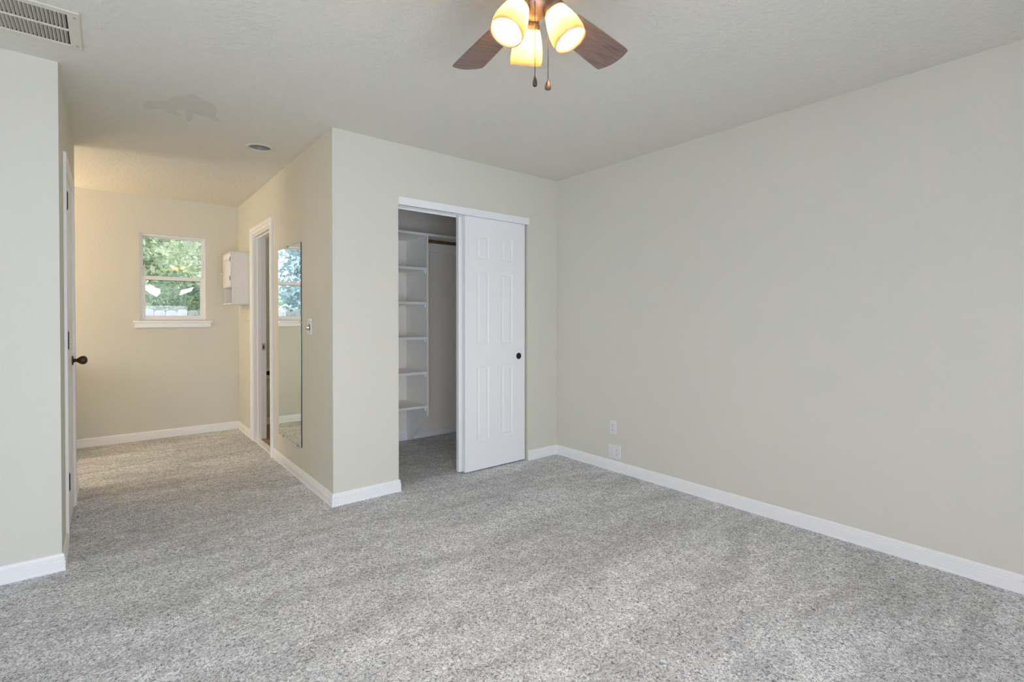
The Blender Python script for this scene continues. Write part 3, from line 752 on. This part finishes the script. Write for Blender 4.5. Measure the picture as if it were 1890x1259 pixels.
# ---------------------------------------------------------------- vanity round the corner, with its lit bar
t = thing('vanity_cabinet', (-4.08, D, 0), 'wooden vanity cabinet standing against the far wall round the corner', 'vanity')
bm = bmesh.new(); box(bm, (-.53, -.53, .09), (.53, -.002, .80)); box(bm, (-.53, -.46, 0), (.53, -.002, .09)); link('body', bm, M['cab'], t, bevel=.002)
for x0 in (-.515, .01):
    o = link('door', leaf_mesh(.505, .62, .018, [(.06, .445)], [(.06, .56)], .004), M['cab'], t); o.location = (x0, -.549, .13)
    bm = bmesh.new(); lathe(bm, (.45 if x0 < 0 else .055, 0, .50), (0, -1, 0), [(0, .006), (.012, .005), (.018, .012), (.024, .013), (.028, 0)], 20); link('knob', bm, M['chrome'], o, smooth=True)
t = thing('countertop', (-4.08, D, .80), 'laminate vanity countertop with backsplash on the vanity cabinet', 'countertop')
bm = bmesh.new(); box(bm, (-.54, -.56, 0), (.54, -.002, .035)); box(bm, (-.54, -.022, .035), (.54, -.002, .13)); link('slab', bm, M['counter'], t, bevel=.006)
bm = bmesh.new(); lathe(bm, (0, -.29, .0355), (0, 0, 1), [(0, .20), (.012, .20), (.012, .18), (.002, .16), (.001, 0)], 40); link('basin', bm, M['paper'], t, smooth=True)
t = thing('vanity_light', (-4.08, D, 2.0), 'three lamp vanity light bar glowing on the far wall round the corner', 'light')
bm = bmesh.new(); box(bm, (-.30, -.03, -.05), (.30, -.001, .05)); link('backplate', bm, M['chrome'], t, bevel=.006)
for x in (-.2, 0, .2):
    bm = bmesh.new(); lathe(bm, (x, -.03, 0), (0, -1, 0), [(0, .03), (.006, .026), (.010, .02)], 24); s = link('socket', bm, M['chrome'], t, smooth=True)
    bm = bmesh.new(); lathe(bm, (x, -.04, 0), (0, -1, 0), [(0, .015), (.006, .028), (.018, .038), (.030, .036), (.040, .020), (.042, 0)], 28); link('bulb', bm, M['vbulb'], s, smooth=True)

# ---------------------------------------------------------------- outside
GZ = -.42
bm = bmesh.new(); box(bm, (-26, D + T + .02, GZ - .1), (16, 34, GZ)); struct(link('ground', bm, M['soil']))
rng = random.Random(4)
FYY = 6.2
t = thing('picket_fence', (-3, FYY, GZ), 'weathered dog-eared picket fence across the yard outside the window', 'fence')
bm = bmesh.new()
for z in (.35, 1.45): box(bm, (-6.5, .022, z), (5.5, .06, z + .085))
link('rails', bm, M['picket'], t)
x = -6.5; i = 0; ph = 1.775
while x < 5.4:
    w = .138; h = ph + rng.uniform(-.012, .012); e = .035
    bm = bmesh.new(); extrude_poly(bm, [(0, 0, 0), (w, 0, 0), (w, 0, h - e), (w - e * .35, 0, h - e * .3), (w - e, 0, h), (e, 0, h), (e * .35, 0, h - e * .3), (0, 0, h - e)], (0, .018, 0))
    link('picket', bm, M['picket'], t, loc=(x, 0, 0)); x += w + .0095; i += 1

def tree(loc, h, r0, seed, m, label, n=9000, low=.04, size=(.08, .20)):
    rg = random.Random(seed)
    t = thing('tree', loc, label, 'tree', 'trees beyond the picket fence')
    bm = bmesh.new(); lathe(bm, (0, 0, -.1), (0, 0, 1), [(0, .12), (h * .4, .08), (h * .95, .02)], 12); link('trunk', bm, M['bark'], t, smooth=True)
    bb = bmesh.new(); bl = bmesh.new(); nb = 46
    br = []
    for k in range(nb):
        z = h * (low + (.97 - low) * k / nb); L_ = r0 * (1 - .72 * (z / h)) * rg.uniform(.75, 1.15); a = rg.uniform(0, 2 * math.pi)
        p0 = Vector((0, 0, z)); p1 = p0 + Vector((math.cos(a) * L_, math.sin(a) * L_, rg.uniform(-.15, .45)))
        cyl(bb, p0, p1, .022, 6, r2=.006); br.append((p0, p1))
    link('branches', bb, M['bark'], t)
    for _ in range(n):
        p0, p1 = br[int(rg.random() * nb)]; s = rg.uniform(.2, 1.05)
        c = p0.lerp(p1, s) + Vector((rg.gauss(0, .20), rg.gauss(0, .20), rg.gauss(0, .16)))
        d = Vector((rg.gauss(0, 1), rg.gauss(0, 1), rg.gauss(0, .8))).normalized(); q = d.cross(Vector((rg.gauss(0, 1), rg.gauss(0, 1), rg.gauss(0, 1)))).normalized()
        L_ = rg.uniform(*size); w = L_ * .22
        bl.faces.new([bl.verts.new(c - d * L_ / 2), bl.verts.new(c + q * w), bl.verts.new(c + d * L_ / 2), bl.verts.new(c - q * w)])
    link('foliage', bl, m, t)
tree((-2.35, 9.4, GZ), 6.0, 1.5, 1, M['needles'], 'pale green pine directly beyond the fence, filling the window', n=16000)
tree((-.5, 12.5, GZ), 7.0, 2.3, 2, M['needles'], 'pale green pine behind and right of the nearest pine', n=12000)
tree((-2.9, 16.0, GZ), 8.5, 3.6, 3, M['needles'], 'broad pale green pine farthest back behind the nearest pine', n=22000)
tree((-5.3, 10.0, GZ), 7.0, 1.9, 5, M['needles_blue'], 'bluish spruce seen only in the wall mirror', n=13000)
tree((-7.6, 14.5, GZ), 8.5, 2.6, 6, M['needles_blue'], 'tall bluish spruce farther back, seen only in the wall mirror', n=10000)
def canopy_wing(pts, label):
    bm = bmesh.new(); c = Vector(pts[0]); extrude_poly(bm, [Vector(p) - c for p in pts], (0, .05, .005)); o = tag(link('shade_sail', bm, M['canopy'], loc=c), label, 'shade sail')
    q = Vector(min(pts, key=lambda p: p[2])) - c; bp_ = bmesh.new(); cyl(bp_, (q.x, q.y + .02, GZ - c.z), (q.x, q.y + .02, q.z + .01), .005, 8); link('post', bp_, M['duct'], o); return o
canopy_wing([(-2.655, 7.0, 1.775), (-2.44, 7.0, 1.715), (-2.43, 7.0, 1.645), (-2.486, 7.0, 1.575), (-2.655, 7.0, 1.69)], 'white angled shade cloth left of the pine, above the fence pickets')
canopy_wing([(-2.14, 7.0, 1.70), (-1.96, 7.0, 1.757), (-1.99, 7.0, 1.69), (-2.165, 7.0, 1.612)], 'white angled shade cloth right of the pine, above the fence pickets')
t = thing('utility_cable', (-6, 8.6, 2.78), 'pale overhead cable crossing the yard, seen in the wall mirror', 'cable')
bm = bmesh.new(); cyl(bm, (-3.5, 0, 0), (6.0, 0, 0), .016, 8); link('strand', bm, M['cable'], t)

# ---------------------------------------------------------------- unseen lamp added on the bathroom ceiling to brighten the doorway
t = thing('bathroom_fill_lamp', (-1.0, 2.2, H), 'unseen dome lamp added to brighten the bathroom', 'lamp')
bm = bmesh.new(); lathe(bm, (0, 0, 0), (0, 0, -1), [(0, .14), (.02, .14), (.025, .13)], 32); link('base', bm, M['chrome'], t)
bm = bmesh.new(); lathe(bm, (0, 0, -.02), (0, 0, -1), [(0, .13), (.03, .12), (.06, .08), (.075, 0)], 32); link('dome', bm, bulb_mat('fill_dome', (1.0, .93, .82), 13.0), t, smooth=True)

# ---------------------------------------------------------------- hedge of shrubs behind the fence
rg = random.Random(21); bm = bmesh.new()
for _ in range(26000):
    x = rg.uniform(-9, 2.5); z = rg.uniform(0, 1) ** .8 * (2.0 + .35 * math.sin(x * 2.3) + .2 * math.sin(x * 5.1)); c = Vector((x, rg.gauss(0, .22), z))
    d = Vector((rg.gauss(0, 1), rg.gauss(0, 1), rg.gauss(0, .8))).normalized(); q = d.cross(Vector((rg.gauss(0, 1), rg.gauss(0, 1), rg.gauss(0, 1)))).normalized(); L_ = rg.uniform(.06, .13)
    bm.faces.new([bm.verts.new(c - d * L_ / 2), bm.verts.new(c + q * L_ * .3), bm.verts.new(c + d * L_ / 2), bm.verts.new(c - q * L_ * .3)])
M['hedge'] = leaf_mat('hedge_leaves', (0.20, 0.26, 0.15), (0.50, 0.58, 0.36))
hd = link('hedge', bm, M['hedge'], loc=(0, 7.75, GZ)); tag(hd, 'dense green hedge right behind the picket fence', 'hedge'); hd['kind'] = 'stuff'
